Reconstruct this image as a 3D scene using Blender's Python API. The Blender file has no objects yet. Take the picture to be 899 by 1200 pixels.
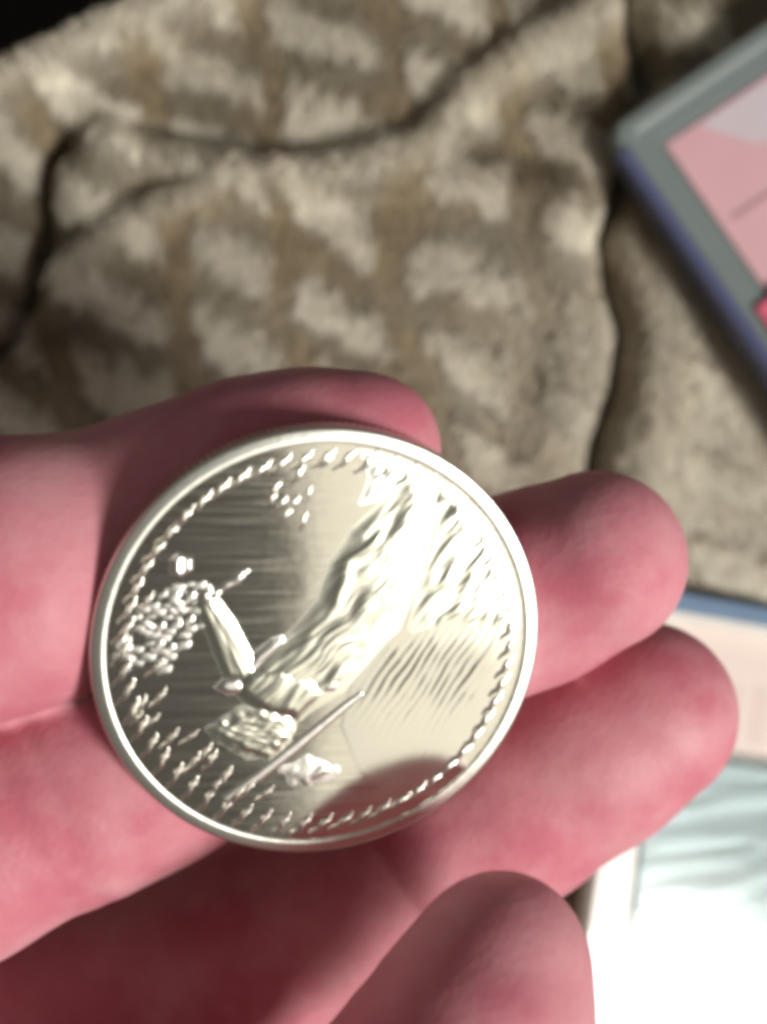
import bpy, bmesh, math, random
import numpy as np
from mathutils import Vector, Matrix

random.seed(7)
rng = np.random.default_rng(11)
S = 0.001                      # everything below is thought out in millimetres
CAMZ = 200.0                   # camera height above the bed
TANV = 0.4227                  # tan of half the vertical field of view
K = TANV / 600.0

scene = bpy.context.scene
# ------------------------------------------------------------------ camera
cam_d = bpy.data.cameras.new("camera")
cam = bpy.data.objects.new("camera", cam_d)
scene.collection.objects.link(cam)
cam.location = (0, 0, CAMZ * S)
cam.rotation_euler = (0, 0, 0)
cam_d.sensor_fit = 'VERTICAL'
cam_d.sensor_height = 36.0
cam_d.lens = 18.0 / TANV
cam_d.clip_start = 0.005
cam_d.clip_end = 20.0
cam_d.dof.use_dof = True
cam_d.dof.focus_distance = 0.114
cam_d.dof.aperture_fstop = cam_d.lens / 3.2
scene.camera = cam
# ------------------------------------------------------------------ world
world = bpy.data.worlds.new("World")
scene.world = world
world.use_nodes = True
wb = world.node_tree.nodes["Background"]
wb.inputs[0].default_value = (1.0, 0.93, 0.84, 1)
wb.inputs[1].default_value = 0.085
# ------------------------------------------------------------------ how the coin lies (the lamps face it)
TH = math.radians(20)
CN = np.array([math.sin(TH) * 0.63, -math.sin(TH) * 0.777, math.cos(TH)])
CN /= np.linalg.norm(CN)
CC = np.array([(378 - 449.5) * K * 110.0, -(761 - 600.0) * K * 110.0, 90.0])
R_COIN = 20.6
CU = np.array([1.0, 0, 0]) - CN * CN[0]
CU /= np.linalg.norm(CU)
CV = np.cross(CN, CU)
# ------------------------------------------------------------------ lamps


def area(name, dirxy, dist, sx, sy, radiance, col, shape='RECTANGLE', aim=(0, 0, 60), twist=0.0):
    d = Vector((dirxy[0], dirxy[1], 1.0)).normalized()
    L = bpy.data.lights.new(name, 'AREA')
    L.shape = shape
    L.size = sx
    L.size_y = sy
    A = sx * sy * (math.pi / 4 if shape in ('DISK', 'ELLIPSE') else 1)
    L.energy = radiance * math.pi * A
    L.color = col
    o = bpy.data.objects.new(name, L)
    scene.collection.objects.link(o)
    a = Vector(aim) * S
    o.location = a + d * dist
    q = (a - o.location).to_track_quat('-Z', 'Y')
    o.rotation_euler = (q.to_matrix() @ Matrix.Rotation(twist, 3, 'Z')).to_euler()
    return o


area("key_lamp", (0.97, -0.58), 1.1, 0.27, 0.27, 78.0, (1.0, 0.965, 0.91), 'DISK')



def mirror_dir(px, py):
    d = np.array([(px - 449.5) * K, -(py - 600) * K, -1.0])
    r = d - 2 * CN * (d @ CN)
    return r / np.linalg.norm(r)


def reflection_panel(name, dist, w, h, radiance, col):
    """a broad pale lit surface that the coin's field mirrors, its near side ending across the coin"""
    D0 = mirror_dir(470, 720)
    a, b = mirror_dir(340, 560), mirror_dir(350, 820)
    A0, B0 = a * dist / (a @ D0), b * dist / (b @ D0)
    u = (B0 - A0) / np.linalg.norm(B0 - A0)
    v = np.cross(u, D0)
    if v[0] < 0:
        v = -v
    c = (A0 + B0) / 2 + v * w / 2
    L = bpy.data.lights.new(name, 'AREA')
    L.shape = 'RECTANGLE'
    L.size, L.size_y = w, h
    L.energy = radiance * math.pi * w * h
    L.color = col
    o = bpy.data.objects.new(name, L)
    scene.collection.objects.link(o)
    y = np.cross(D0, v)
    p = CC * S + c
    o.matrix_world = Matrix(((v[0], y[0], D0[0], p[0]), (v[1], y[1], D0[1], p[1]), (v[2], y[2], D0[2], p[2]), (0, 0, 0, 1)))


reflection_panel("reflection_panel", 1.4, 0.85, 1.1, 0.84, (1.0, 0.94, 0.80))  # added panel lamp, placed by the reflection wanted in the coin
area("fill_lamp", (-0.35, 0.5), 1.4, 1.1, 1.1, 0.12, (1.0, 0.92, 0.85))

scene.view_settings.view_transform = 'Standard'
scene.view_settings.look = 'None'
scene.view_settings.exposure = 0.0
scene.view_settings.gamma = 1.0
scene.view_settings.use_curve_mapping = False
scene.cycles.filter_width = 4.8
scene.cycles.use_denoising = True
scene.cycles.max_bounces = 8
scene.cycles.sample_clamp_indirect = 4.0

COL = scene.collection

# ------------------------------------------------------------------ helpers


def W(px, py, z):
    """photo pixel + height (mm) -> point in mm"""
    s = K * (CAMZ - z)
    return np.array([(px - 449.5) * s, -(py - 600.0) * s, z])


def wv(p):
    return Vector((p[0] * S, p[1] * S, p[2] * S))


def world_of(o):
    m = o.matrix_basis.copy()
    return world_of(o.parent) @ m if o.parent else m


def mesh_obj(name, verts, faces, mat=None, parent=None, smooth=True):
    me = bpy.data.meshes.new(name)
    me.from_pydata([tuple(v) for v in np.asarray(verts, dtype=float) * S], [], [tuple(int(i) for i in f) for f in faces])
    if smooth:
        me.polygons.foreach_set("use_smooth", np.ones(len(me.polygons), dtype=bool))
    me.update()
    o = bpy.data.objects.new(name, me)
    COL.objects.link(o)
    if mat:
        me.materials.append(mat)
    if parent:
        o.parent = parent
        o.matrix_parent_inverse = Matrix.Identity(4)
        # meshes are written in world mm: bring them into the parent's space
        inv = world_of(parent).inverted()
        me.transform(inv)
    return o


def empty(name, loc_mm, label, cat, group=None):
    o = bpy.data.objects.new(name, None)
    COL.objects.link(o)
    o.location = wv(loc_mm)
    o.empty_display_size = 0.01
    o['label'] = label
    o['category'] = cat
    if group:
        o['group'] = group
    bpy.context.view_layer.update()
    return o


def fnoise(x, y, seed=0, scale=1.0, octaves=1):
    """smooth 2-D value noise in 0..1"""
    x = np.asarray(x, float) / scale
    y = np.asarray(y, float) / scale
    out = np.zeros(np.broadcast(x, y).shape)
    amp, tot = 1.0, 0.0
    for k in range(octaves):
        xi, yi = np.floor(x).astype(np.int64), np.floor(y).astype(np.int64)
        fx, fy = x - xi, y - yi
        fx = fx * fx * (3 - 2 * fx)
        fy = fy * fy * (3 - 2 * fy)

        def h(a, b):
            n = (a * 374761393 + b * 668265263 + (seed + k * 17) * 982451653) & 0xffffffff
            n = ((n ^ (n >> 13)) * 1274126177) & 0xffffffff
            n = n ^ (n >> 16)
            return (n & 0xffff) / 65535.0
        v = (h(xi, yi) * (1 - fx) + h(xi + 1, yi) * fx) * (1 - fy) + (h(xi, yi + 1) * (1 - fx) + h(xi + 1, yi + 1) * fx) * fy
        out += amp * v
        tot += amp
        amp *= 0.5
        x, y = x * 2 + 13.7, y * 2 + 7.1
    return out / tot


def sstep(a, b, x):
    t = np.clip((x - a) / (b - a), 0, 1)
    return t * t * (3 - 2 * t)


def poly_dist(px, py, pts):
    """distance to an open polyline"""
    d = np.full(np.shape(px), 1e9)
    for (x0, y0), (x1, y1) in zip(pts[:-1], pts[1:]):
        dx, dy = x1 - x0, y1 - y0
        t = np.clip(((px - x0) * dx + (py - y0) * dy) / (dx * dx + dy * dy + 1e-9), 0, 1)
        d = np.minimum(d, np.hypot(px - x0 - t * dx, py - y0 - t * dy))
    return d


def poly_sd(px, py, pts):
    """signed distance to a closed polygon, positive inside"""
    d = poly_dist(px, py, list(pts) + [pts[0]])
    ins = np.zeros(np.shape(px), bool)
    n = len(pts)
    for i in range(n):
        x0, y0 = pts[i]
        x1, y1 = pts[(i + 1) % n]
        if y0 == y1:
            continue
        c = ((y0 > py) != (y1 > py)) & (px < (x1 - x0) * (py - y0) / (y1 - y0) + x0)
        ins ^= c
    return np.where(ins, d, -d)


# ------------------------------------------------------------------ materials
def new_mat(name):
    m = bpy.data.materials.new(name)
    m.use_nodes = True
    nt = m.node_tree
    return m, nt, nt.nodes["Principled BSDF"]


def simple_mat(name, col, rough=0.5, metallic=0.0, transm=0.0, coat=0.0, vary=0.08, scale=180.0, bump=0.0, bscale=900.0, ior=1.5):
    m, nt, b = new_mat(name)
    tc = nt.nodes.new("ShaderNodeTexCoord")
    nz = nt.nodes.new("ShaderNodeTexNoise")
    nz.inputs["Scale"].default_value = scale
    nz.inputs["Detail"].default_value = 4
    nt.links.new(tc.outputs["Object"], nz.inputs["Vector"])
    mx = nt.nodes.new("ShaderNodeMix")
    mx.data_type = 'RGBA'
    mx.inputs[6].default_value = tuple(c * (1 - vary) for c in col) + (1,)
    mx.inputs[7].default_value = tuple(min(1, c * (1 + vary)) for c in col) + (1,)
    nt.links.new(nz.outputs["Fac"], mx.inputs[0])
    nt.links.new(mx.outputs[2], b.inputs["Base Color"])
    b.inputs["Roughness"].default_value = rough
    b.inputs["Metallic"].default_value = metallic
    b.inputs["Transmission Weight"].default_value = transm
    b.inputs["Coat Weight"].default_value = coat
    b.inputs["IOR"].default_value = ior
    if bump > 0:
        n2 = nt.nodes.new("ShaderNodeTexNoise")
        n2.inputs["Scale"].default_value = bscale
        n2.inputs["Detail"].default_value = 3
        nt.links.new(tc.outputs["Object"], n2.inputs["Vector"])
        bp = nt.nodes.new("ShaderNodeBump")
        bp.inputs["Strength"].default_value = bump
        bp.inputs["Distance"].default_value = 0.0004
        nt.links.new(n2.outputs["Fac"], bp.inputs["Height"])
        nt.links.new(bp.outputs["Normal"], b.inputs["Normal"])
    return m


M_FIELD = simple_mat("silver_field", (0.90, 0.87, 0.77), rough=0.10, metallic=1.0, vary=0.03, bump=0.05, bscale=160)
M_TOOTH = simple_mat("silver_tooth", (0.93, 0.91, 0.82), rough=0.26, metallic=1.0, vary=0.03)
M_GOWN = simple_mat("silver_gown", (0.95, 0.95, 0.81), rough=0.22, metallic=1.0, vary=0.03)  # lemon cast of the glare put into the silver's colour
M_FEATHER = simple_mat("silver_feather", (0.92, 0.90, 0.80), rough=0.12, metallic=1.0, vary=0.03)
M_RELIEF = simple_mat("silver_relief", (0.95, 0.93, 0.86), rough=0.30, metallic=1.0, vary=0.03, bump=0.06, bscale=900)
nt = M_FIELD.node_tree
tc = nt.nodes.new("ShaderNodeTexCoord")
mp = nt.nodes.new("ShaderNodeMapping")
mp.inputs["Rotation"].default_value = (0, 0, math.radians(40))
mp.inputs["Scale"].default_value = (1.0, 22.0, 1.0)
nz = nt.nodes.new("ShaderNodeTexNoise")
nz.inputs["Scale"].default_value = 120
nz.inputs["Detail"].default_value = 6
nt.links.new(tc.outputs["Object"], mp.inputs["Vector"])
nt.links.new(mp.outputs["Vector"], nz.inputs["Vector"])
mr = nt.nodes.new("ShaderNodeMapRange")
mr.inputs["From Min"].default_value = 0.35
mr.inputs["From Max"].default_value = 0.75
mr.inputs["To Min"].default_value = 0.07
mr.inputs["To Max"].default_value = 0.15
nt.links.new(nz.outputs["Fac"], mr.inputs["Value"])
nt.links.new(mr.outputs["Result"], nt.nodes["Principled BSDF"].inputs["Roughness"])
M_RIM = simple_mat("silver_rim", (0.86, 0.86, 0.78), rough=0.29, metallic=1.0, vary=0.03, bump=0.05)
M_SHELL = simple_mat("grey_plastic", (0.19, 0.225, 0.22), rough=0.28, coat=0.3, transm=0.0, vary=0.1)
M_SHELLPALE = simple_mat("pale_plastic", (0.80, 0.76, 0.70), rough=0.25, coat=0.5, vary=0.04)
M_BLUE = simple_mat("blue_plastic_edge", (0.09, 0.105, 0.20), rough=0.25, coat=0.4)
M_BLUEGREY = simple_mat("bluegrey_plastic_edge", (0.16, 0.24, 0.36), rough=0.25, coat=0.4)
M_PINK = simple_mat("pink_label_paper", (0.68, 0.40, 0.44), rough=0.5, vary=0.16, scale=45, coat=0.25)
M_PINKPALE = simple_mat("pale_pink_label_paper", (0.62, 0.54, 0.58), rough=0.55, vary=0.05, coat=0.25)
M_HOT = simple_mat("hot_pink_print", (0.72, 0.13, 0.22), rough=0.5, vary=0.05)
M_LINE = simple_mat("label_rule_print", (0.40, 0.22, 0.26), rough=0.5)
M_CREAM = simple_mat("cream_label_paper", (0.74, 0.62, 0.56), rough=0.5, vary=0.04, coat=0.3)
M_BAR = simple_mat("label_bar_print", (0.66, 0.52, 0.48), rough=0.5)
M_TRAY = simple_mat("holder_tray", (0.46, 0.57, 0.60), rough=0.2, metallic=0.6, vary=0.25, scale=60, bump=0.25, bscale=90)
M_FOIL = simple_mat("silvery_film", (0.66, 0.77, 0.80), rough=0.28, metallic=0.3, vary=0.25, scale=60, bump=0.0)
M_CLEAR = simple_mat("clear_cover", (0.93, 0.97, 0.97), rough=0.15, transm=1.0, vary=0.01, ior=1.45, bump=0.12, bscale=60)
M_FLOOR = simple_mat("shade_black_floor", (0.006, 0.005, 0.005), rough=0.8)  # near-black colour stands in for the deep shade beyond the bed

# skin
M_SKIN, nt, b = new_mat("skin")
tc = nt.nodes.new("ShaderNodeTexCoord")
n1 = nt.nodes.new("ShaderNodeTexNoise")
n1.inputs["Scale"].default_value = 48
n1.inputs["Detail"].default_value = 5
nt.links.new(tc.outputs["Object"], n1.inputs["Vector"])
rp = nt.nodes.new("ShaderNodeValToRGB")
rp.color_ramp.elements[0].position = 0.32
rp.color_ramp.elements[0].color = (0.54, 0.148, 0.200, 1)
rp.color_ramp.elements[1].position = 0.70
rp.color_ramp.elements[1].color = (0.65, 0.285, 0.330, 1)
nt.links.new(n1.outputs["Fac"], rp.inputs[0])
nb = nt.nodes.new("ShaderNodeTexNoise")
nb.inputs["Scale"].default_value = 95
nb.inputs["Detail"].default_value = 6
nb.inputs["Roughness"].default_value = 0.65
nt.links.new(tc.outputs["Object"], nb.inputs["Vector"])
rb = nt.nodes.new("ShaderNodeValToRGB")
rb.color_ramp.elements[0].position = 0.40
rb.color_ramp.elements[0].color = (0, 0, 0, 1)
rb.color_ramp.elements[1].position = 0.75
rb.color_ramp.elements[1].color = (0.8, 0.8, 0.8, 1)
nt.links.new(nb.outputs["Fac"], rb.inputs[0])
mb = nt.nodes.new("ShaderNodeMix")
mb.data_type = 'RGBA'
nt.links.new(rb.outputs[0], mb.inputs[0])
nt.links.new(rp.outputs[0], mb.inputs[6])
mb.inputs[7].default_value = (0.70, 0.37, 0.395, 1)
nt.links.new(mb.outputs[2], b.inputs["Base Color"])
b.inputs["Roughness"].default_value = 0.52
b.inputs["Specular IOR Level"].default_value = 0.24
b.inputs["Subsurface Weight"].default_value = 0.30
b.inputs["Subsurface Radius"].default_value = (1.0, 0.25, 0.30)
b.inputs["Subsurface Scale"].default_value = 0.0018
wv1 = nt.nodes.new("ShaderNodeTexVoronoi")
wv1.inputs["Scale"].default_value = 1500
nt.links.new(tc.outputs["Object"], wv1.inputs["Vector"])
n2 = nt.nodes.new("ShaderNodeTexNoise")
n2.inputs["Scale"].default_value = 420
n2.inputs["Detail"].default_value = 4
nt.links.new(tc.outputs["Object"], n2.inputs["Vector"])
ad = nt.nodes.new("ShaderNodeMath")
ad.operation = 'MULTIPLY_ADD'
ad.inputs[1].default_value = 0.4
nt.links.new(wv1.outputs["Distance"], ad.inputs[0])
nt.links.new(n2.outputs["Fac"], ad.inputs[2])
bp = nt.nodes.new("ShaderNodeBump")
bp.inputs["Strength"].default_value = 0.25
bp.inputs["Distance"].default_value = 0.0003
nt.links.new(ad.outputs[0], bp.inputs["Height"])
nt.links.new(bp.outputs["Normal"], b.inputs["Normal"])

# fur pile and backing: colour of each tuft is stored on the strands
M_FUR, nt, b = new_mat("fur_pile")
at = nt.nodes.new("ShaderNodeAttribute")
at.attribute_name = "tint"
nt.links.new(at.outputs["Color"], b.inputs["Base Color"])
b.inputs["Roughness"].default_value = 0.55
b.inputs["Specular IOR Level"].default_value = 0.3
b.inputs["Sheen Weight"].default_value = 0.15
M_BACK, nt, b = new_mat("fur_backing")
at = nt.nodes.new("ShaderNodeAttribute")
at.attribute_name = "tint"
nt.links.new(at.outputs["Color"], b.inputs["Base Color"])
b.inputs["Roughness"].default_value = 0.9

# ------------------------------------------------------------------ floor
fl = mesh_obj("floor", [(-1500, -1500, -420), (1500, -1500, -420), (1500, 1500, -420), (-1500, 1500, -420)], [(0, 1, 2, 3)], M_FLOOR, smooth=False)
fl['kind'] = 'structure'
fl['label'] = 'floor far below the edge of the bed, blackened for deep shade'

# ------------------------------------------------------------------ blanket
BS = K * (CAMZ - 5)


def bpx(x, y):                       # mm on the bed -> photo pixel there
    return x / BS + 449.5, 600.0 - y / BS


G_LEFT = [(70, 165), (52, 195), (46, 230), (52, 290), (40, 335), (14, 395), (-30, 430), (-120, 470)]
G_RIGHT = [(742, -160), (736, -60), (738, 0), (752, 60), (757, 105), (742, 170), (726, 225), (710, 275), (718, 335), (732, 385), (724, 450), (700, 520), (688, 600), (700, 700), (720, 800)]
G_CREASE = [(92, 98), (118, 118), (150, 138), (205, 150), (260, 158)]
R_ONE = [(66, 330), (120, 285), (200, 234), (270, 214), (330, 212)]
R_TWO = [(140, 168), (230, 190), (330, 212), (420, 196), (500, 168), (545, 118), (620, 60), (735, -5)]
R_THREE = [(330, 212), (450, 200), (560, 205), (640, 222), (690, 250)]
EDGE_A, EDGE_B = (0.0, 84.0), (165.0, -2.0)


def edge_d(px, py):                  # >0 on the bed, <0 beyond the bed's edge (photo px)
    dx, dy = EDGE_B[0] - EDGE_A[0], EDGE_B[1] - EDGE_A[1]
    L = math.hypot(dx, dy)
    nx, ny = -dy / L, dx / L
    return (px - EDGE_A[0]) * nx + (py - EDGE_A[1]) * ny


def tuft(px, py):
    """weight of the pale tufts on the slanting lattice of the blanket"""
    wx = (fnoise(px, py, 3, 90) - 0.5) * 46
    wy = (fnoise(px, py, 4, 90) - 0.5) * 34
    X, Y = px + wx, py + wy
    ax, ay, bx, by = 146.0, 64.0, 14.0, 108.0
    det = ax * by - ay * bx
    u = ((X - 272) * by - (Y - 302) * bx) / det
    v = (ax * (Y - 302) - ay * (X - 272)) / det
    u = u + (fnoise(px, py, 9, 12) - 0.5) * 0.10
    v = v + (fnoise(px + py * 0.12, py * 0.10, 10, 6) - 0.5) * 0.22 + (fnoise(px, py, 12, 40) - 0.5) * 0.16
    iu, iv = np.round(u), np.round(v)
    fu, fv = u - iu, v - iv
    col = 1 - sstep(0.31, 0.40, np.abs(fu))          # 1 in a column of blocks, 0 in the ochre stripe between
    w = col * (1 - sstep(0.22, 0.31, np.abs(fv)))
    key = fnoise(iu * 7.3 + 50, iv * 5.1 + 50, 21, 1.0)
    return w * (0.5 + 0.5 * key), col, fv, key


def bed_height(px, py):
    dl = poly_dist(px, py, G_LEFT)
    dr = poly_dist(px, py, G_RIGHT)
    dc = poly_dist(px, py, G_CREASE)
    r1 = poly_dist(px, py, R_ONE)
    r2 = poly_dist(px, py, R_TWO)
    h = 6.0 + 5.0 * (fnoise(px, py, 31, 260) - 0.5) + 0.9 * (fnoise(px, py, 32, 90) - 0.5)
    h -= 8.0 * np.exp(-(dl / 15) ** 1.4)
    h += 2.2 * np.exp(-((dl - 50) / 34) ** 2)
    h -= 10.0 * np.exp(-(dr / 13) ** 1.4)
    h += 2.6 * np.exp(-((dr - 55) / 40) ** 2)
    h -= 1.8 * np.exp(-(dc / 15) ** 1.4)
    r3 = poly_dist(px, py, R_THREE)
    h += 3.0 * np.exp(-(r1 / 20) ** 2) + 4.0 * np.exp(-(r2 / 22) ** 2) + 2.4 * np.exp(-(r3 / 24) ** 2)
    h -= 0.3 * np.exp(-((r2 - 44) / 22) ** 2)
    w, fu, fv, key = tuft(px, py)
    h += 0.6 * w
    e = edge_d(px, py)
    h += 7.0 * np.exp(-((e - 26) / 22) ** 2)
    h -= 13 * sstep(690, 800, px) * sstep(680, 760, py)
    h -= 150 * sstep(12, -70, e) + np.maximum(0, -e - 40) * 0.9
    return h


def bed_tint(px, py):
    w, fu, fv, key = tuft(px, py)
    pale = np.array([0.86, 0.81, 0.68])
    brown = np.array([0.34, 0.268, 0.170])
    grey = np.array([0.31, 0.268, 0.195])
    m = np.clip((1 - fu) * (0.35 + 0.9 * fnoise(px, py, 44, 70)) + 0.7 * sstep(0.5, 0.75, fnoise(px, py, 45, 60)), 0, 1)[..., None]
    low = (brown * m + grey * (1 - m)) * (0.80 + 0.40 * fnoise(px + py * 0.12, py * 0.14, 43, 6, 2))[..., None]
    r2 = np.exp(-(poly_dist(px, py, R_TWO) / 22) ** 2) * 0.6  # highlights on the fold crests, painted in as paler fur
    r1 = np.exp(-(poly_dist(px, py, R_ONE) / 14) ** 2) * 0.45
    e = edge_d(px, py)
    hem_light = np.exp(-((e - 24) / 20) ** 2) * 0.75  # highlight along the rolled edge, put into the colour
    side = sstep(420, 700, px) * sstep(120, 420, py) * 0.45 + sstep(735, 770, px) * sstep(250, 330, py) * 0.2  # stronger light towards the right, painted into the fur
    ww = np.clip(np.maximum.reduce([w, r1, r2, hem_light, side]), 0, 1)[..., None]
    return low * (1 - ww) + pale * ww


def build_blanket():
    step = 1.0
    xs = np.arange(-190, 191, step)
    ys = np.arange(-210, 211, step)
    X, Y = np.meshgrid(xs, ys, indexing='ij')
    px, py = bpx(X, Y)
    Z = bed_height(px, py)
    V = np.stack([X, Y, Z], -1).reshape(-1, 3)
    nx, ny = X.shape
    idx = np.arange(nx * ny).reshape(nx, ny)
    F = np.stack([idx[:-1, :-1], idx[1:, :-1], idx[1:, 1:], idx[:-1, 1:]], -1).reshape(-1, 4)
    o = mesh_obj("fur_blanket", V, F, M_BACK)
    o['label'] = 'brown and cream carved faux fur blanket spread under the hand'
    o['category'] = 'blanket'
    t = bed_tint(px, py).reshape(-1, 3) * 0.7
    ca = o.data.color_attributes.new("tint", 'FLOAT_COLOR', 'POINT')
    ca.data.foreach_set("color", np.concatenate([t, np.ones((len(t), 1))], 1).astype(np.float32).ravel())
    sm = o.modifiers.new("thick", 'SOLIDIFY')
    sm.thickness = 0.003
    sm.offset = -1
    # pile
    n = 210000
    rx = rng.uniform(-80, 92, n)
    ry = rng.uniform(-95, 108, n)
    px, py = bpx(rx, ry)
    keep = (edge_d(px, py) > -80)
    rx, ry, px, py = rx[keep], ry[keep], px[keep], py[keep]
    n = len(rx)
    z = bed_height(px, py)
    e = 0.6
    gx = (bed_height((rx + e) / BS + 449.5, py) - z) / e
    gy = (bed_height(px, 600 - (ry + e) / BS) - z) / e
    nrm = np.stack([-gx, -gy, np.ones(n)], 1)
    nrm /= np.linalg.norm(nrm, axis=1)[:, None]
    ang = math.radians(-96) + (fnoise(px, py, 51, 120) - 0.5) * 1.5 + (fnoise(px, py, 52, 22) - 0.5) * 0.5
    ang = ang + sstep(650, 800, px) * 0.45
    lean = np.stack([np.cos(ang), np.sin(ang), np.zeros(n)], 1)
    lean += rng.normal(0, 0.17, (n, 3))
    lean -= nrm * (lean * nrm).sum(1)[:, None]
    gd = np.minimum(np.minimum(poly_dist(px, py, G_LEFT), poly_dist(px, py, G_RIGHT)), poly_dist(px, py, G_CREASE))
    ln = (2.0 + rng.uniform(-0.4, 0.4, n)) * (0.35 + 0.65 * sstep(4, 30, gd))
    root = np.stack([rx, ry, z - 0.2], 1)
    P = np.zeros((n, 4, 3), np.float32)
    for k, t in enumerate((0, 0.33, 0.66, 1.0)):
        P[:, k] = root + nrm * (ln * (0.72 * t - 0.34 * t * t))[:, None] + lean * (ln * (0.40 * t + 0.62 * t * t))[:, None]
    tint = bed_tint(px, py) * rng.uniform(0.78, 1.22, n)[:, None]
    hc = bpy.data.hair_curves.new("pile")
    hc.add_curves([4] * n)
    hc.position_data.foreach_set("vector", (P * S).ravel())
    ra = hc.attributes.get("radius") or hc.attributes.new("radius", 'FLOAT', 'POINT')
    ra.data.foreach_set("value", np.tile(np.array([0.17, 0.16, 0.12, 0.05]) * S, n).astype(np.float32))
    ta = hc.attributes.new("tint", 'FLOAT_COLOR', 'CURVE')
    ta.data.foreach_set("color", np.concatenate([tint, np.ones((n, 1))], 1).astype(np.float32).ravel())
    hc.materials.append(M_FUR)
    ho = bpy.data.objects.new("pile", hc)
    COL.objects.link(ho)
    ho.parent = o
    ho['kind'] = 'stuff'


build_blanket()

# ------------------------------------------------------------------ hand


def surface_nets(F, org, h):
    ins = F < 0
    nx, ny, nz = F.shape
    c = np.zeros((nx - 1, ny - 1, nz - 1), np.int8)
    for i in (0, 1):
        for j in (0, 1):
            for k in (0, 1):
                c += ins[i:nx - 1 + i, j:ny - 1 + j, k:nz - 1 + k]
    act = np.argwhere((c > 0) & (c < 8))
    ids = np.full(c.shape, -1, np.int64)
    ids[act[:, 0], act[:, 1], act[:, 2]] = np.arange(len(act))
    acc = np.zeros((len(act), 3))
    cnt = np.zeros(len(act))
    corners = [(i, j, k) for i in (0, 1) for j in (0, 1) for k in (0, 1)]
    for a in corners:
        for ax in range(3):
            if a[ax] == 1:
                continue
            bb = list(a)
            bb[ax] = 1
            fa = F[act[:, 0] + a[0], act[:, 1] + a[1], act[:, 2] + a[2]]
            fb = F[act[:, 0] + bb[0], act[:, 1] + bb[1], act[:, 2] + bb[2]]
            m = (fa < 0) != (fb < 0)
            t = fa[m] / (fa[m] - fb[m])
            p = np.tile(np.array(a, float), (m.sum(), 1))
            p[:, ax] += t
            acc[m] += p
            cnt[m] += 1
    V = (act + acc / cnt[:, None]) * h + np.asarray(org)
    Q = []
    for ax in range(3):
        u, v = (ax + 1) % 3, (ax + 2) % 3
        sl0 = [slice(None)] * 3
        sl1 = [slice(None)] * 3
        sl0[ax] = slice(0, -1)
        sl1[ax] = slice(1, None)
        A, B = ins[tuple(sl0)], ins[tuple(sl1)]
        for flip in (False, True):
            e = np.argwhere((A & ~B) if not flip else (~A & B))
            e = e[(e[:, u] > 0) & (e[:, v] > 0) & (e[:, u] < F.shape[u] - 1) & (e[:, v] < F.shape[v] - 1)]
            if not len(e):
                continue
            q = []
            for du, dv in ((-1, -1), (0, -1), (0, 0), (-1, 0)):
                w = e.copy()
                w[:, u] += du
                w[:, v] += dv
                q.append(ids[w[:, 0], w[:, 1], w[:, 2]])
            q = np.stack(q, 1)
            Q.append(q[:, ::-1] if flip else q)
    return V, np.concatenate(Q)


def round_cone(P, a, b, r1, r2):
    a, b = np.asarray(a, np.float32), np.asarray(b, np.float32)
    ba = b - a
    L2 = float((ba * ba).sum())
    t = ((P[0] - a[0]) * ba[0] + (P[1] - a[1]) * ba[1] + (P[2] - a[2]) * ba[2]) / L2
    t = np.clip(t, 0, 1)
    d = np.sqrt((P[0] - a[0] - t * ba[0]) ** 2 + (P[1] - a[1] - t * ba[1]) ** 2 + (P[2] - a[2] - t * ba[2]) ** 2)
    return d - (r1 + (r2 - r1) * t)


def smin(a, b, k):
    h = np.maximum(k - np.abs(a - b), 0) / k
    return np.minimum(a, b) - h * h * k * 0.25


def J(px, py, z, rpx):
    return W(px, py, z), rpx * K * (CAMZ - z)


FINGERS = {
    'index': [J(-330, 800, 86, 165), J(-90, 700, 88, 160), J(20, 672, 86, 155), J(140, 640, 81.5, 136), J(215, 605, 82, 128), J(300, 562, 83, 116), J(370, 540, 83.5, 104), J(428, 526, 84, 89)],
    'middle': [J(-230, 1075, 82, 146), J(-58, 993, 81, 136), J(90, 924, 78, 130), J(170, 885, 76.5, 129), J(300, 826, 76, 124), J(430, 768, 75.5, 118), J(530, 722, 74.5, 113), J(620, 690, 74, 110), J(698, 657, 77, 106)],
    'ring': [J(-220, 1235, 66, 150), J(0, 1190, 58, 140), J(150, 1147, 55, 130), J(300, 1095, 55, 124), J(420, 1045, 58, 122), J(520, 985, 62, 117), J(598, 938, 63, 115), J(690, 878, 64, 113), J(754, 836, 65, 108)],
    'pinky': [J(-200, 1440, 76, 150), J(60, 1490, 80, 150), J(270, 1465, 87, 152), J(420, 1390, 91, 152), J(500, 1310, 93, 146), J(548, 1232, 93, 134), J(575, 1170, 92, 117), J(590, 1121, 91, 97)],
}


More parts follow.
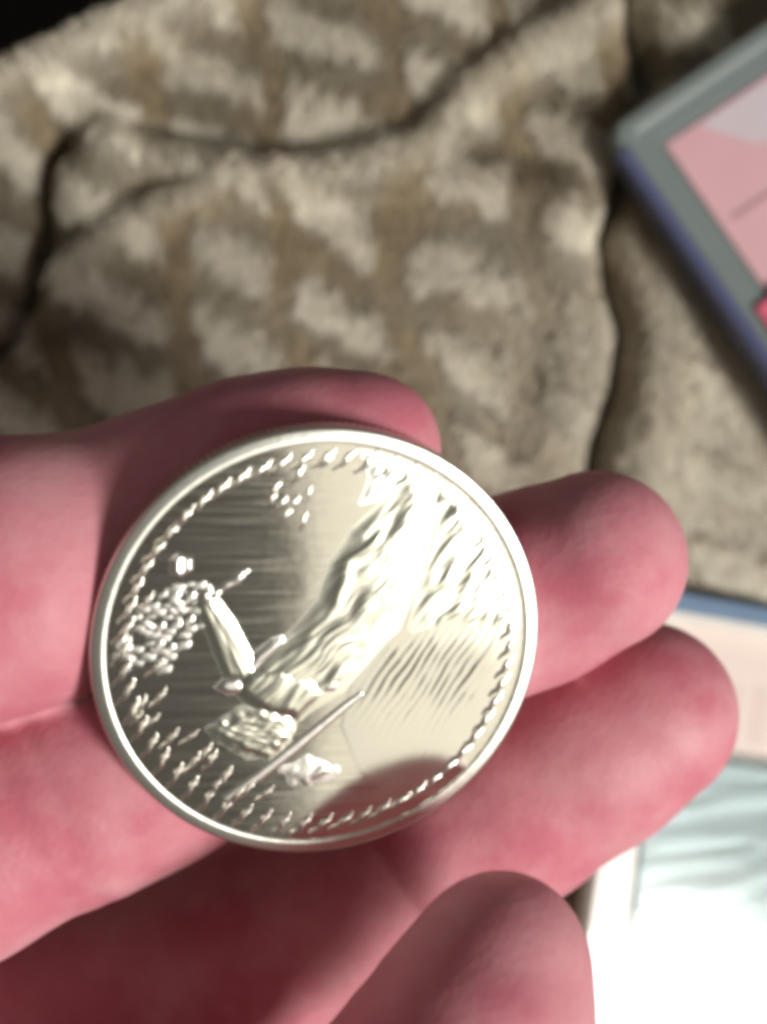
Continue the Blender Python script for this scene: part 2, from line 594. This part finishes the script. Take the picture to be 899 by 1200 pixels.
def build_hand():
    h = 0.8
    lo = np.array([-205.0, -125.0, 36.0])
    hi = np.array([48.0, 50.0, 136.0])
    n = np.ceil((hi - lo) / h).astype(int)
    ax = [np.float32(lo[i]) + np.arange(n[i], dtype=np.float32) * np.float32(h) for i in range(3)]
    P = np.meshgrid(*ax, indexing='ij', sparse=True)
    hand = None
    for name, js in FINGERS.items():
        f = None
        for (a, r1), (b, r2) in zip(js[:-1], js[1:]):
            d = round_cone(P, a, b, r1, r2)
            f = d if f is None else smin(f, d, 2.5)
        hand = f if hand is None else smin(hand, f, 0.5)
    wrist = W(-1180, 1400, 74)
    wrist2 = W(-1120, 1250, 74)
    palm = None
    for (a, r) in [FINGERS[k][0] for k in ('index', 'middle', 'ring', 'pinky')]:
        d = round_cone(P, a, wrist if a[1] < -35 else wrist2, r + 1.0, 14.0)
        palm = d if palm is None else smin(palm, d, 10)
    fore = round_cone(P, (wrist + wrist2) / 2, W(-2300, 1800, 70), 20, 27)
    palm = smin(palm, fore, 14)
    # thumb with the muscle at its root, left of the frame
    th = [(W(-930, 1080, 84), 16.0), (W(-680, 760, 98), 12.5), (W(-520, 520, 108), 10.5), (W(-400, 350, 112), 9.0)]
    for (a, r1), (b, r2) in zip(th[:-1], th[1:]):
        palm = smin(palm, round_cone(P, a, b, r1, r2), 8)
    hand = smin(hand, palm, 5)
    V, F = surface_nets(hand, lo, h)
    # relax the voxel surface
    E = np.unique(np.sort(np.concatenate([F[:, [0, 1]], F[:, [1, 2]], F[:, [2, 3]], F[:, [3, 0]]]), 1), axis=0)
    deg = np.bincount(E.ravel(), minlength=len(V)).astype(float)
    for it in range(8):
        A = np.zeros_like(V)
        for c in range(3):
            A[:, c] = np.bincount(E[:, 0], V[E[:, 1], c], len(V)) + np.bincount(E[:, 1], V[E[:, 0], c], len(V))
        V = V + (0.5 if it % 2 == 0 else -0.52) * (A / deg[:, None] - V)
    # flexion creases across the fingers, and slightly uneven flesh
    for fn, spots in (('middle', (0.28, 0.31, 0.66)), ('ring', (0.45, 0.72)), ('pinky', (0.55, 0.74))):
        js = FINGERS[fn]
        pts = np.array([p for p, r in js])
        rr = np.array([r for p, r in js])
        seg = np.linalg.norm(np.diff(pts, axis=0), axis=1)
        cum = np.concatenate([[0], np.cumsum(seg)])
        for sfr in spots:
            s = sfr * cum[-1]
            c = np.array([np.interp(s, cum, pts[:, i]) for i in range(3)])
            t = np.array([np.interp(s + 1, cum, pts[:, i]) for i in range(3)]) - c
            t /= np.linalg.norm(t)
            r = np.interp(s, cum, rr)
            d = V - c
            al = d @ t
            rad = d - al[:, None] * t
            rl = np.linalg.norm(rad, axis=1)
            w = np.exp(-((al + 0.5 * np.sin(V[:, 0] * 0.9 + V[:, 1] * 0.7)) / 1.3) ** 2) * (rl < r * 1.12) * sstep(-0.1, 0.5, rad[:, 2] / (rl + 1e-6))
            V -= rad / (rl[:, None] + 1e-6) * (w * 0.38)[:, None]
    return V, F


V, F = build_hand()
hand = mesh_obj("hand", V - W(-330, 1000, 75) * 0, F, M_SKIN)
hand.name = "person_hand"
hand['label'] = 'bare pink open left hand holding up a silver coin on its fingers'
hand['category'] = 'hand'

# ------------------------------------------------------------------ coin
def on_coin(px, py, h=0.0):
    """photo pixel -> point on the coin's face, raised by h mm"""
    px, py = np.asarray(px, float), np.asarray(py, float)
    d = np.stack([(px - 449.5) * K, -(py - 600) * K, -np.ones(px.shape)], -1)
    o = np.array([0, 0, CAMZ])
    t = ((CC - o) @ CN) / (d @ CN)
    return o + d * t[..., None] + np.asarray(h)[..., None] * CN


def disc(u, v, h):
    return CC + np.multiply.outer(u, CU) + np.multiply.outer(v, CV) + np.multiply.outer(h, CN)


def field_h(u, v):
    return 0.06 * (u * u + v * v) / 380.0 + 0.05 * (fnoise(u + 60, v + 60, 71, 9.0) - 0.5)


def field_px(px, py):
    q = on_coin(px, py) - CC
    return field_h(q @ CU, q @ CV)


coin = empty("silver_coin", CC - CN * 2.8, 'bright silver coin with winged relief figure held on the fingers', 'coin')


def lathe(name, prof, seg, mat, ripple=0.0, rip_from=99, rip_to=-1):
    """profile of (radius, height) spun about the coin's axis"""
    a = np.arange(seg) * 2 * math.pi / seg
    V, Fc = [], []
    for i, (r, hh) in enumerate(prof):
        rr = np.full(seg, r * 1.025, float)
        if rip_from <= i <= rip_to:
            rr = rr - ripple * (np.arange(seg) % 2)
        V.append(disc(rr * np.cos(a), rr * np.sin(a), np.full(seg, hh)))
    V = np.concatenate(V)
    for i in range(len(prof) - 1):
        for j in range(seg):
            k = (j + 1) % seg
            Fc.append((i * seg + j, i * seg + k, (i + 1) * seg + k, (i + 1) * seg + j))
    return V, Fc


# field: a very slightly domed mirror disc
nr, ns = 40, 160
V, F = [CC + CN * float(field_h(np.array([0.0]), np.array([0.0]))[0])], []
aa = np.arange(ns) * 2 * math.pi / ns
for i in range(1, nr + 1):
    r = 19.22 * i / nr
    u, v = r * np.cos(aa), r * np.sin(aa)
    h = field_h(u, v)
    V = np.vstack([V, disc(u, v, h)])
for j in range(ns):
    F.append((0, 1 + j, 1 + (j + 1) % ns))
for i in range(nr - 1):
    for j in range(ns):
        a, bq = 1 + i * ns + j, 1 + i * ns + (j + 1) % ns
        F.append((a, a + ns, bq + ns, bq))
mesh_obj("field", V, F, M_FIELD, coin)
V, F = lathe("rim", [(18.7, -0.02), (18.74, 0.14), (18.8, 0.21), (18.85, 0.235), (19.25, 0.235), (19.4, 0.205), (19.75, 0.20), (19.88, 0.17), (20.0, 0.08), (20.06, -0.1)], 200, M_RIM)
mesh_obj("rim", V, [f[::-1] for f in F], M_RIM, coin)
V, F = lathe("reeded_edge", [(20.06, -0.1), (20.1, -0.2), (20.1, -2.5), (19.9, -2.75), (19.2, -2.8), (0.05, -2.8)], 360, M_RIM, 0.14, 1, 2)
mesh_obj("reeded_edge", V, [f[::-1] for f in F], M_RIM, coin, smooth=False)


def relief(name, poly, hf, base=0.2, edge=8.0, step=1.5, mat=None, parent=None, noise=0.0, soft=False):
    poly = np.asarray(poly, float)
    x0, y0 = poly.min(0) - 2 * step
    x1, y1 = poly.max(0) + 2 * step
    X, Y = np.meshgrid(np.arange(x0, x1 + step, step), np.arange(y0, y1 + step, step), indexing='ij')
    sd = poly_sd(X, Y, [tuple(p) for p in poly])
    if noise:
        sd = sd + (fnoise(X, Y, 81, 9) - 0.5) * noise
    q = on_coin(X, Y) - CC
    sd = np.minimum(sd, (18.75 - np.hypot(q @ CU, q @ CV)) / 0.0775)
    prof = np.sqrt(np.clip(sd / edge, 0, 1)) * (1 - 0.25 * np.clip(sd / edge, 0, 1)) / 0.75
    if soft:
        prof = sstep(0, edge, sd)
    off = 0.004 * np.clip(sd / 4, -1, 1) if soft else 0.004 - 0.05 * (sd <= 0)
    h = prof * (base + hf(X, Y, sd)) + off + field_px(X, Y)
    keepv = sd > (-5 if soft else -step * 1.6)
    Vv = on_coin(X, Y, h)
    nx, ny = X.shape
    idx = np.arange(nx * ny).reshape(nx, ny)
    k = keepv[:-1, :-1] & keepv[1:, :-1] & keepv[1:, 1:] & keepv[:-1, 1:]
    Q = np.stack([idx[:-1, :-1], idx[:-1, 1:], idx[1:, 1:], idx[1:, :-1]], -1)[k]
    used = np.unique(Q)
    remap = np.full(nx * ny, -1)
    remap[used] = np.arange(len(used))
    return mesh_obj(name, Vv.reshape(-1, 3)[used], remap[Q], mat or M_RELIEF, parent or coin)


def ridges(X, Y, ang, wl, amp, warp=10.0, seed=0, sharp=1.0):
    """soft parallel ridges running along ang (photo degrees, up is positive)"""
    a = math.radians(ang)
    nx, ny = math.sin(a), math.cos(a)
    s = X * nx + Y * ny + (fnoise(X, Y, seed, 60) - 0.5) * warp + (fnoise(X, Y, seed + 1, 22) - 0.5) * warp * 0.25
    al = X * math.cos(a) - Y * math.sin(a)
    m = 0.45 + 0.55 * fnoise(al / 3.5, s / 1.0, seed + 2, wl)
    w = np.sin(2 * math.pi * s / wl)
    w = np.sign(w) * np.abs(w) ** sharp
    return amp * w * m


def streaks(X, Y, ang, wl, amp, seed):
    """uneven long strokes running along ang"""
    a = math.radians(ang)
    s_ = X * math.sin(a) + Y * math.cos(a)
    l_ = X * math.cos(a) - Y * math.sin(a)
    s_ = s_ + (fnoise(X, Y, seed + 3, 40) - 0.5) * 14
    return amp * (fnoise(l_ / 6.0 + 300, s_ + 300, seed, wl, 2) - 0.5)


gown = relief("gown", [(272, 802), (296, 768), (340, 738), (372, 700), (386, 655), (412, 618), (446, 588), (474, 562), (502, 552), (512, 590), (502, 640), (488, 690), (468, 738), (432, 780), (402, 812), (360, 838), (312, 838)],
              lambda X, Y, sd: ridges(X, Y, 42, 40, 0.07, 36, 5) + streaks(X, Y, 40, 6, 0.13, 15) + 0.18 * np.clip(sd / 40, 0, 1) * 0.5, 0.12, 26, mat=M_GOWN, soft=True)
relief("wing", [(398, 850), (410, 800), (450, 748), (500, 724), (560, 722), (614, 728), (611, 775), (588, 835), (545, 888), (500, 922), (455, 930), (420, 905)],
       lambda X, Y, sd: (ridges(X, Y, 56, 9.0, 0.030, 10, 25) + streaks(X, Y, 56, 5, 0.035, 27)) * sstep(900, 760, Y - 0.25 * (X - 500)) + 0.10 * sstep(860, 730, Y), 0.012, 48, mat=M_FEATHER, soft=True)
relief("wing", [(502, 548), (530, 543), (563, 572), (590, 612), (606, 660), (612, 716), (612, 742), (560, 740), (500, 742), (474, 750), (490, 690), (508, 640), (516, 590)],
       lambda X, Y, sd: ridges(X, Y, 47, 21, 0.045, 30, 35) + streaks(X, Y, 47, 6, 0.18, 46), 0.08, 22, mat=M_GOWN, soft=True)
relief("feathers", [(420, 522), (448, 524), (480, 536), (508, 546), (474, 560), (446, 586), (420, 592), (432, 560)],
       lambda X, Y, sd: streaks(X, Y, 48, 6, 0.20, 61), 0.06, 14, soft=True)
relief("torso", [(268, 806), (288, 782), (330, 772), (368, 788), (388, 812), (352, 846), (312, 842), (286, 826)],
       lambda X, Y, sd: 0.10 * np.exp(-(((X - 322) / 34) ** 2 + ((Y - 803) / 24) ** 2)) + streaks(X, Y, 40, 6, 0.12, 75), 0.22, 18, soft=True, mat=M_GOWN)
relief("head", [(250, 806), (262, 794), (280, 792), (290, 802), (284, 814), (266, 814)], lambda X, Y, sd: 0.06 * np.clip(sd / 7, 0, 1), 0.16, 7, soft=True)
relief("hair", [(242, 852), (272, 830), (318, 822), (348, 834), (346, 868), (318, 894), (284, 886), (254, 874)],
       lambda X, Y, sd: streaks(X, Y, -18, 5, 0.13, 85) + streaks(X, Y, 38, 6, 0.07, 89) + 0.15 * np.clip(sd / 20, 0, 1) * 0.4, 0.09, 16, noise=8, soft=True, mat=M_GOWN)
relief("arm", [(226, 710), (236, 692), (254, 696), (276, 726), (296, 764), (304, 790), (286, 802), (262, 798), (250, 768), (238, 736)],
       lambda X, Y, sd: streaks(X, Y, -62, 5, 0.05, 131), 0.17, 13, soft=True, mat=M_GOWN)
relief("hand_grip", [(232, 700), (236, 690), (246, 688), (252, 698), (246, 708), (236, 708)], lambda X, Y, sd: 0.06 * np.clip(sd / 7, 0, 1), 0.2, 6, soft=True)
relief("sleeve", [(288, 782), (298, 764), (318, 748), (332, 744), (336, 752), (318, 772), (298, 790)],
       lambda X, Y, sd: ridges(X, Y, 35, 9, 0.04, 10, 95), 0.16, 8, soft=True)
# long thin staff with its bright edges, and the cluster at its foot
relief("staff", [(258, 934), (300, 904), (345, 868), (400, 824), (424, 808), (428, 813), (404, 834), (350, 880), (306, 914), (264, 941)],
       lambda X, Y, sd: 0.0 * X, 0.15, 5)
relief("broken_chain", [(328, 902), (350, 888), (376, 886), (396, 896), (402, 908), (380, 918), (352, 922), (334, 916)],
       lambda X, Y, sd: streaks(X, Y, 38, 6, 0.22, 101), 0.09, 14, noise=10, soft=True)
relief("branch", [(244, 700), (262, 684), (284, 668), (292, 668), (288, 678), (266, 692), (250, 706)],
       lambda X, Y, sd: 0.08 * (fnoise(X, Y, 103, 7) - 0.5), 0.18, 6, noise=4)
relief("clasp", [(198, 656), (210, 648), (226, 652), (226, 668), (212, 676), (198, 672)], lambda X, Y, sd: 0.05 * np.sin(X / 2.5), 0.34, 6)
relief("sash", [(374, 800), (392, 790), (402, 800), (394, 812), (376, 816)], lambda X, Y, sd: 0.05 * np.clip(sd / 8, 0, 1), 0.12, 9, soft=True)
# wreath: a ring of small leaves, each its own piece
wreath = bpy.data.objects.new("wreath", None)
COL.objects.link(wreath)
wreath.parent = coin
wreath.empty_display_size = 0.003
bpy.context.view_layer.update()


def leaf_mesh(name, L=1.5, Wd=0.45, H=0.055, bend=0.25):
    n, m = 7, 5
    V, F = [], []
    for i in range(n):
        t = i / (n - 1)
        w = Wd * math.sin(math.pi * (0.06 + 0.88 * t)) ** 0.8
        for j in range(m):
            s = j / (m - 1) * 2 - 1
            V.append(((t - 0.5) * L, s * w + bend * math.sin(t * math.pi * 2) * 0.5, -0.08 + H * (1 - s * s) * math.sin(math.pi * (0.08 + 0.84 * t))))
    for i in range(n - 1):
        for j in range(m - 1):
            F.append((i * m + j, (i + 1) * m + j, (i + 1) * m + j + 1, i * m + j + 1))
    me = bpy.data.meshes.new(name)
    me.from_pydata([tuple(c * S for c in v) for v in V], [], F)
    me.polygons.foreach_set("use_smooth", np.ones(len(F), dtype=bool))
    me.materials.append(M_RELIEF)
    me.update()
    return me


def put(name, me, px, py, ang_px, parent, scale=1.0, h=0.05):
    """lay a small relief mesh on the coin's face, its long axis towards ang_px degrees in the photo (up is positive)"""
    h = h + float(field_px(np.array(float(px)), np.array(float(py)))) - 0.03
    p = on_coin(px, py, h)
    a = math.radians(ang_px)
    q = on_coin(px + 10 * math.cos(a), py - 10 * math.sin(a), h)
    x = q - p
    x /= np.linalg.norm(x)
    y = np.cross(CN, x)
    M = Matrix(((x[0], y[0], CN[0], p[0] * S), (x[1], y[1], CN[1], p[1] * S), (x[2], y[2], CN[2], p[2] * S), (0, 0, 0, 1)))
    o = bpy.data.objects.new(name, me)
    COL.objects.link(o)
    o.parent = parent
    o.matrix_basis = world_of(parent).inverted() @ M @ Matrix.Scale(scale, 4)
    return o


LEAF = leaf_mesh("leaf")
r2 = random.Random(5)
spots = []
tries = 0
while len(spots) < 62 and tries < 6000:
    tries += 1
    t = r2.uniform(0, 1)
    cx, cy = 148 + t * 92, 766 - t * 74
    wd = 8 + 30 * math.sin(math.pi * min(1, t * 0.9 + 0.1))
    x = cx + r2.gauss(0, 0.45) * wd * 0.62
    y = cy + r2.gauss(0, 0.45) * wd * 0.78
    if math.hypot(x - 370, (y - 751)) > 236:
        continue
    if all(math.hypot(x - a, y - b2) > 8.6 for a, b2 in spots):
        spots.append((x, y))
for x, y in spots:
    put("leaf", LEAF, x, y, r2.choice((30, 40, 25, 60, 5)) + r2.uniform(-14, 14), wreath, r2.uniform(0.7, 1.05), 0.05 + r2.uniform(0, 0.08))

# border teeth just inside the rim, shaped like the smeared glints on them


def tooth_mesh():
    path = [(-1.15, -0.30), (-0.75, -0.16), (-0.35, -0.22), (0.0, 0.0), (0.35, 0.22), (0.65, 0.16), (1.1, 0.52)]
    rad = [0.10, 0.17, 0.20, 0.24, 0.23, 0.19, 0.09]
    V, F = [], []
    m = 6
    for i, ((x, y), r) in enumerate(zip(path, rad)):
        i0, i1 = max(0, i - 1), min(len(path) - 1, i + 1)
        tx, ty = path[i1][0] - path[i0][0], path[i1][1] - path[i0][1]
        L = math.hypot(tx, ty)
        nx, ny = -ty / L, tx / L
        for j in range(m):
            a = math.pi * j / (m - 1)
            V.append((x + nx * r * math.cos(a), y + ny * r * math.cos(a), -0.06 + r * 1.25 * math.sin(a)))
    for i in range(len(path) - 1):
        for j in range(m - 1):
            F.append((i * m + j, i * m + j + 1, (i + 1) * m + j + 1, (i + 1) * m + j))
    me = bpy.data.meshes.new("tooth")
    me.from_pydata([tuple(c * S for c in v) for v in V], [], [f[::-1] for f in F])
    me.polygons.foreach_set("use_smooth", np.ones(len(F), dtype=bool))
    me.materials.append(M_TOOTH)
    me.update()
    return me


TOOTH = tooth_mesh()


def coin_px(ang, r):
    """angle/radius on the coin -> photo pixel"""
    p = disc(np.array([r * math.cos(ang)]), np.array([r * math.sin(ang)]), np.array([0.0]))[0]
    s = K * (CAMZ - p[2])
    return p[0] / s + 449.5, 600 - p[1] / s


NT = 58
for i in range(NT):
    a = 2 * math.pi * (i + 0.3) / NT
    x, y = coin_px(a, 17.75)
    # the common slant is that of the smeared glints, not of the teeth
    put("tooth", TOOTH, x, y, 30 + 8 * math.sin(a * 2 + 1) + r2.uniform(-4, 4), coin, 1.28 + r2.uniform(-0.06, 0.06), 0.06)
# small raised marks of the legend inside the border
for x, y, g, sc in ((182, 783, 25, 1.0), (186, 818, 30, 1.0), (166, 826, 40, .9), (176, 846, 20, 1.0), (160, 842, 30, .8), (199, 866, 30, 1.1), (238, 884, 32, 1.2), (226, 894, 34, 1.1), (246, 892, 36, 1.1),
                    (262, 912, 34, 1.2), (252, 922, 36, 1.1), (276, 932, 28, 1.3), (288, 926, 30, 1.3), (310, 930, 22, 1.0), (222, 864, 20, .9), (172, 705, 30, .9), (356, 610, 55, .9), (334, 604, 25, .9), (384, 540, 30, .8), (322, 574, 35, .9), (350, 556, 40, 1.0), (345, 590, 35, .8), (362, 578, 50, .8), (330, 590, 30, .8), (318, 586, 30, .7)):
    put("raised_mark", TOOTH, x, y, g, coin, sc, 0.06)

# ------------------------------------------------------------------ plastic holders


def frame_axes(corner_px, z, ang, tilt=(0, 0)):
    o = W(corner_px[0], corner_px[1], z)
    a = math.radians(ang)
    e1 = np.array([math.cos(a), math.sin(a), tilt[0]])
    e2 = np.array([math.sin(a), -math.cos(a), tilt[1]])
    e1 /= np.linalg.norm(e1)
    e2 -= e1 * (e1 @ e2)
    e2 /= np.linalg.norm(e2)
    return o, e1, e2, np.cross(e2, e1) * 1.0


def rrect(x0, y0, x1, y1, r, seg=6):
    pts = []
    for cx, cy, a0 in ((x1 - r, y1 - r, 0), (x0 + r, y1 - r, 90), (x0 + r, y0 + r, 180), (x1 - r, y0 + r, 270)):
        for k in range(seg + 1):
            a = math.radians(a0 + 90 * k / seg)
            pts.append((cx + r * math.cos(a), cy + r * math.sin(a)))
    return pts


class Slab:
    def __init__(self, ax):
        self.o, self.e1, self.e2, self.n = ax
        if self.n[2] < 0:
            self.n = -self.n

    def P(self, x, y, h):
        return self.o + self.e1 * x + self.e2 * y + self.n * h

    def loops(self, name, loops, mat, parent, cap=None, smooth=False):
        """loops: list of (outline, height) bridged one after another"""
        V, F = [], []
        m = len(loops[0][0])
        for pts, h in loops:
            V += [self.P(x, y, h) for x, y in pts]
        for i in range(len(loops) - 1):
            for j in range(m):
                k = (j + 1) % m
                F.append((i * m + j, i * m + k, (i + 1) * m + k, (i + 1) * m + j))
        if cap:
            if 'top' in cap:
                F.append(tuple(range((len(loops) - 1) * m, len(loops) * m)))
            if 'bottom' in cap:
                F.append(tuple(range(m))[::-1])
        o = mesh_obj(name, V, F, mat, parent, smooth)
        bm = bmesh.new()
        bm.from_mesh(o.data)
        bmesh.ops.recalc_face_normals(bm, faces=bm.faces)
        bm.to_mesh(o.data)
        bm.free()
        return o

    def plate(self, name, pts, h0, h1, mat, parent, bev=0.25):
        c = np.mean(pts, axis=0)
        ins = [(c[0] + (x - c[0]) * (1 - bev / (abs(x - c[0]) + 1e-6) if abs(x - c[0]) > bev else 1), c[1] + (y - c[1]) * (1 - bev / (abs(y - c[1]) + 1e-6) if abs(y - c[1]) > bev else 1)) for x, y in pts]
        return self.loops(name, [(pts, h0), (pts, h1 - bev), (ins, h1)], mat, parent, ('top', 'bottom'))


# holder with a pink label, upper right
A = Slab(frame_axes((705, 160), 11, 34, (0.02, 0.03)))
ho = empty("coin_holder", A.P(0, 0, 0), 'grey plastic coin holder with blue side and pink label, at the top right', 'coin holder')
WA, HA = 64, 86
out = rrect(0, 0, WA, HA, 3.2)
A.loops("shell", [(rrect(0.3, 0.3, WA - .3, HA - .3, 3.0), -3.0), (out, -2.4), (out, 2.2), (rrect(0.7, 0.7, WA - .7, HA - .7, 2.8), 3.0), (rrect(2.4, 2.4, WA - 2.4, HA - 2.4, 2.0), 3.1), (rrect(3.2, 3.2, WA - 3.2, HA - 3.2, 1.6), 2.5), (rrect(6.3, 6.2, WA - 6.3, HA - 6.2, 1.0), 2.2), (rrect(6.8, 6.6, WA - 6.8, HA - 6.6, 0.8), 0.6)], M_SHELL, ho, ('bottom', 'top'))
A.plate("side_band", [(-0.5, 4), (1.6, 4), (1.6, HA - 3), (-0.5, HA - 3)], -2.0, 3.6, M_BLUE, ho, 0.4)
lab = A.plate("label", [(7.0, 6.8), (WA - 8.2, 6.8), (WA - 8.2, 44), (11.5, 44), (11.5, 39.5), (9.8, 37), (7.0, 34.5)][::1], 0.7, 1.2, M_PINK, ho, 0.1)
A.plate("label_patch", [(13, 7.4), (WA - 9, 7.4), (WA - 9, 15), (19, 15)], 1.204, 1.26, M_PINKPALE, lab, 0.02)
A.plate("label_rule", [(9, 21.6), (WA - 9, 21.6), (WA - 9, 22.4), (9, 22.4)], 1.204, 1.25, M_LINE, lab, 0.02)
A.plate("label_patch", [(3.6, 35.5), (WA - 9, 35.5), (WA - 9, 46), (3.6, 46)], 2.6, 3.4, M_HOT, lab, 0.1)

# holder with a silver coin, lower right
B = Slab(frame_axes((733, 688), 13, -10.5, (-0.246, 0.108)))
hb = empty("coin_holder", B.P(0, 0, 0), 'clear plastic coin holder with cream label and silvery film inside, at the lower right', 'coin holder')
WB, HB = 64, 92
out = rrect(0, 0, WB, HB, 3.0)
B.loops("shell", [(rrect(.3, .3, WB - .3, HB - .3, 2.8), -1.5), (out, -1.0), (out, 2.0), (rrect(.7, .7, WB - .7, HB - .7, 2.6), 2.7), (rrect(6.6, 4.0, WB - 6.6, HB - 6.6, 1.5), 2.7), (rrect(7.2, 4.6, WB - 7.2, HB - 7.2, 1.2), 0.4)], M_SHELLPALE, hb, ('bottom',))
B.plate("side_band", [(2, -0.6), (WB - 2, -0.6), (WB - 2, 2.6), (2, 2.6)], -1.8, 3.0, M_BLUEGREY, hb, 0.4)
B.plate("tray", [(7.0, 24), (WB - 7, 24), (WB - 7, HB - 7), (7, HB - 7)], -1.3, -0.6, M_TRAY, hb, 0.2)
# crinkled silvery film lying in the tray
gx, gy = np.meshgrid(np.linspace(7.6, WB - 7.6, 110), np.linspace(24.6, HB - 7.6, 130), indexing='ij')
q = gx * 0.9 + gy * 0.35
gh = 0.3 + 0.8 * (fnoise(gx + 40, gy * 1.2 + gx * 0.5, 141, 13) - 0.5) + 0.16 * (fnoise(gx * 0.35 + 40, gy * 2.2 + gx * 0.5, 142, 3) - 0.5)
fv_ = np.array([B.P(a, b_, c_) for a, b_, c_ in zip(gx.ravel(), gy.ravel(), gh.ravel())])
gi = np.arange(gx.size).reshape(gx.shape)
fq = np.stack([gi[:-1, :-1], gi[:-1, 1:], gi[1:, 1:], gi[1:, :-1]], -1).reshape(-1, 4)
mesh_obj("film", fv_, fq, M_FOIL, hb)
lb = B.plate("label", [(7.0, 4.4), (WB - 7, 4.4), (WB - 7, 23.0), (7, 23.0)], 0.2, 1.0, M_CREAM, hb, 0.1)
for i in range(12):
    x = 10 + i * 2.6 + (i % 3) * 0.4
    B.plate("label_bar", [(x, 12.0), (x + 0.8 + 0.3 * (i % 2), 12.0), (x + 0.8 + 0.3 * (i % 2), 21), (x, 21)], 1.004, 1.06, M_BAR, lb, 0.02)
B.plate("cover", [(6.8, 23.4), (WB - 6.8, 23.4), (WB - 6.8, HB - 6.8), (6.8, HB - 6.8)], 2.8, 3.6, M_CLEAR, hb, 0.3)
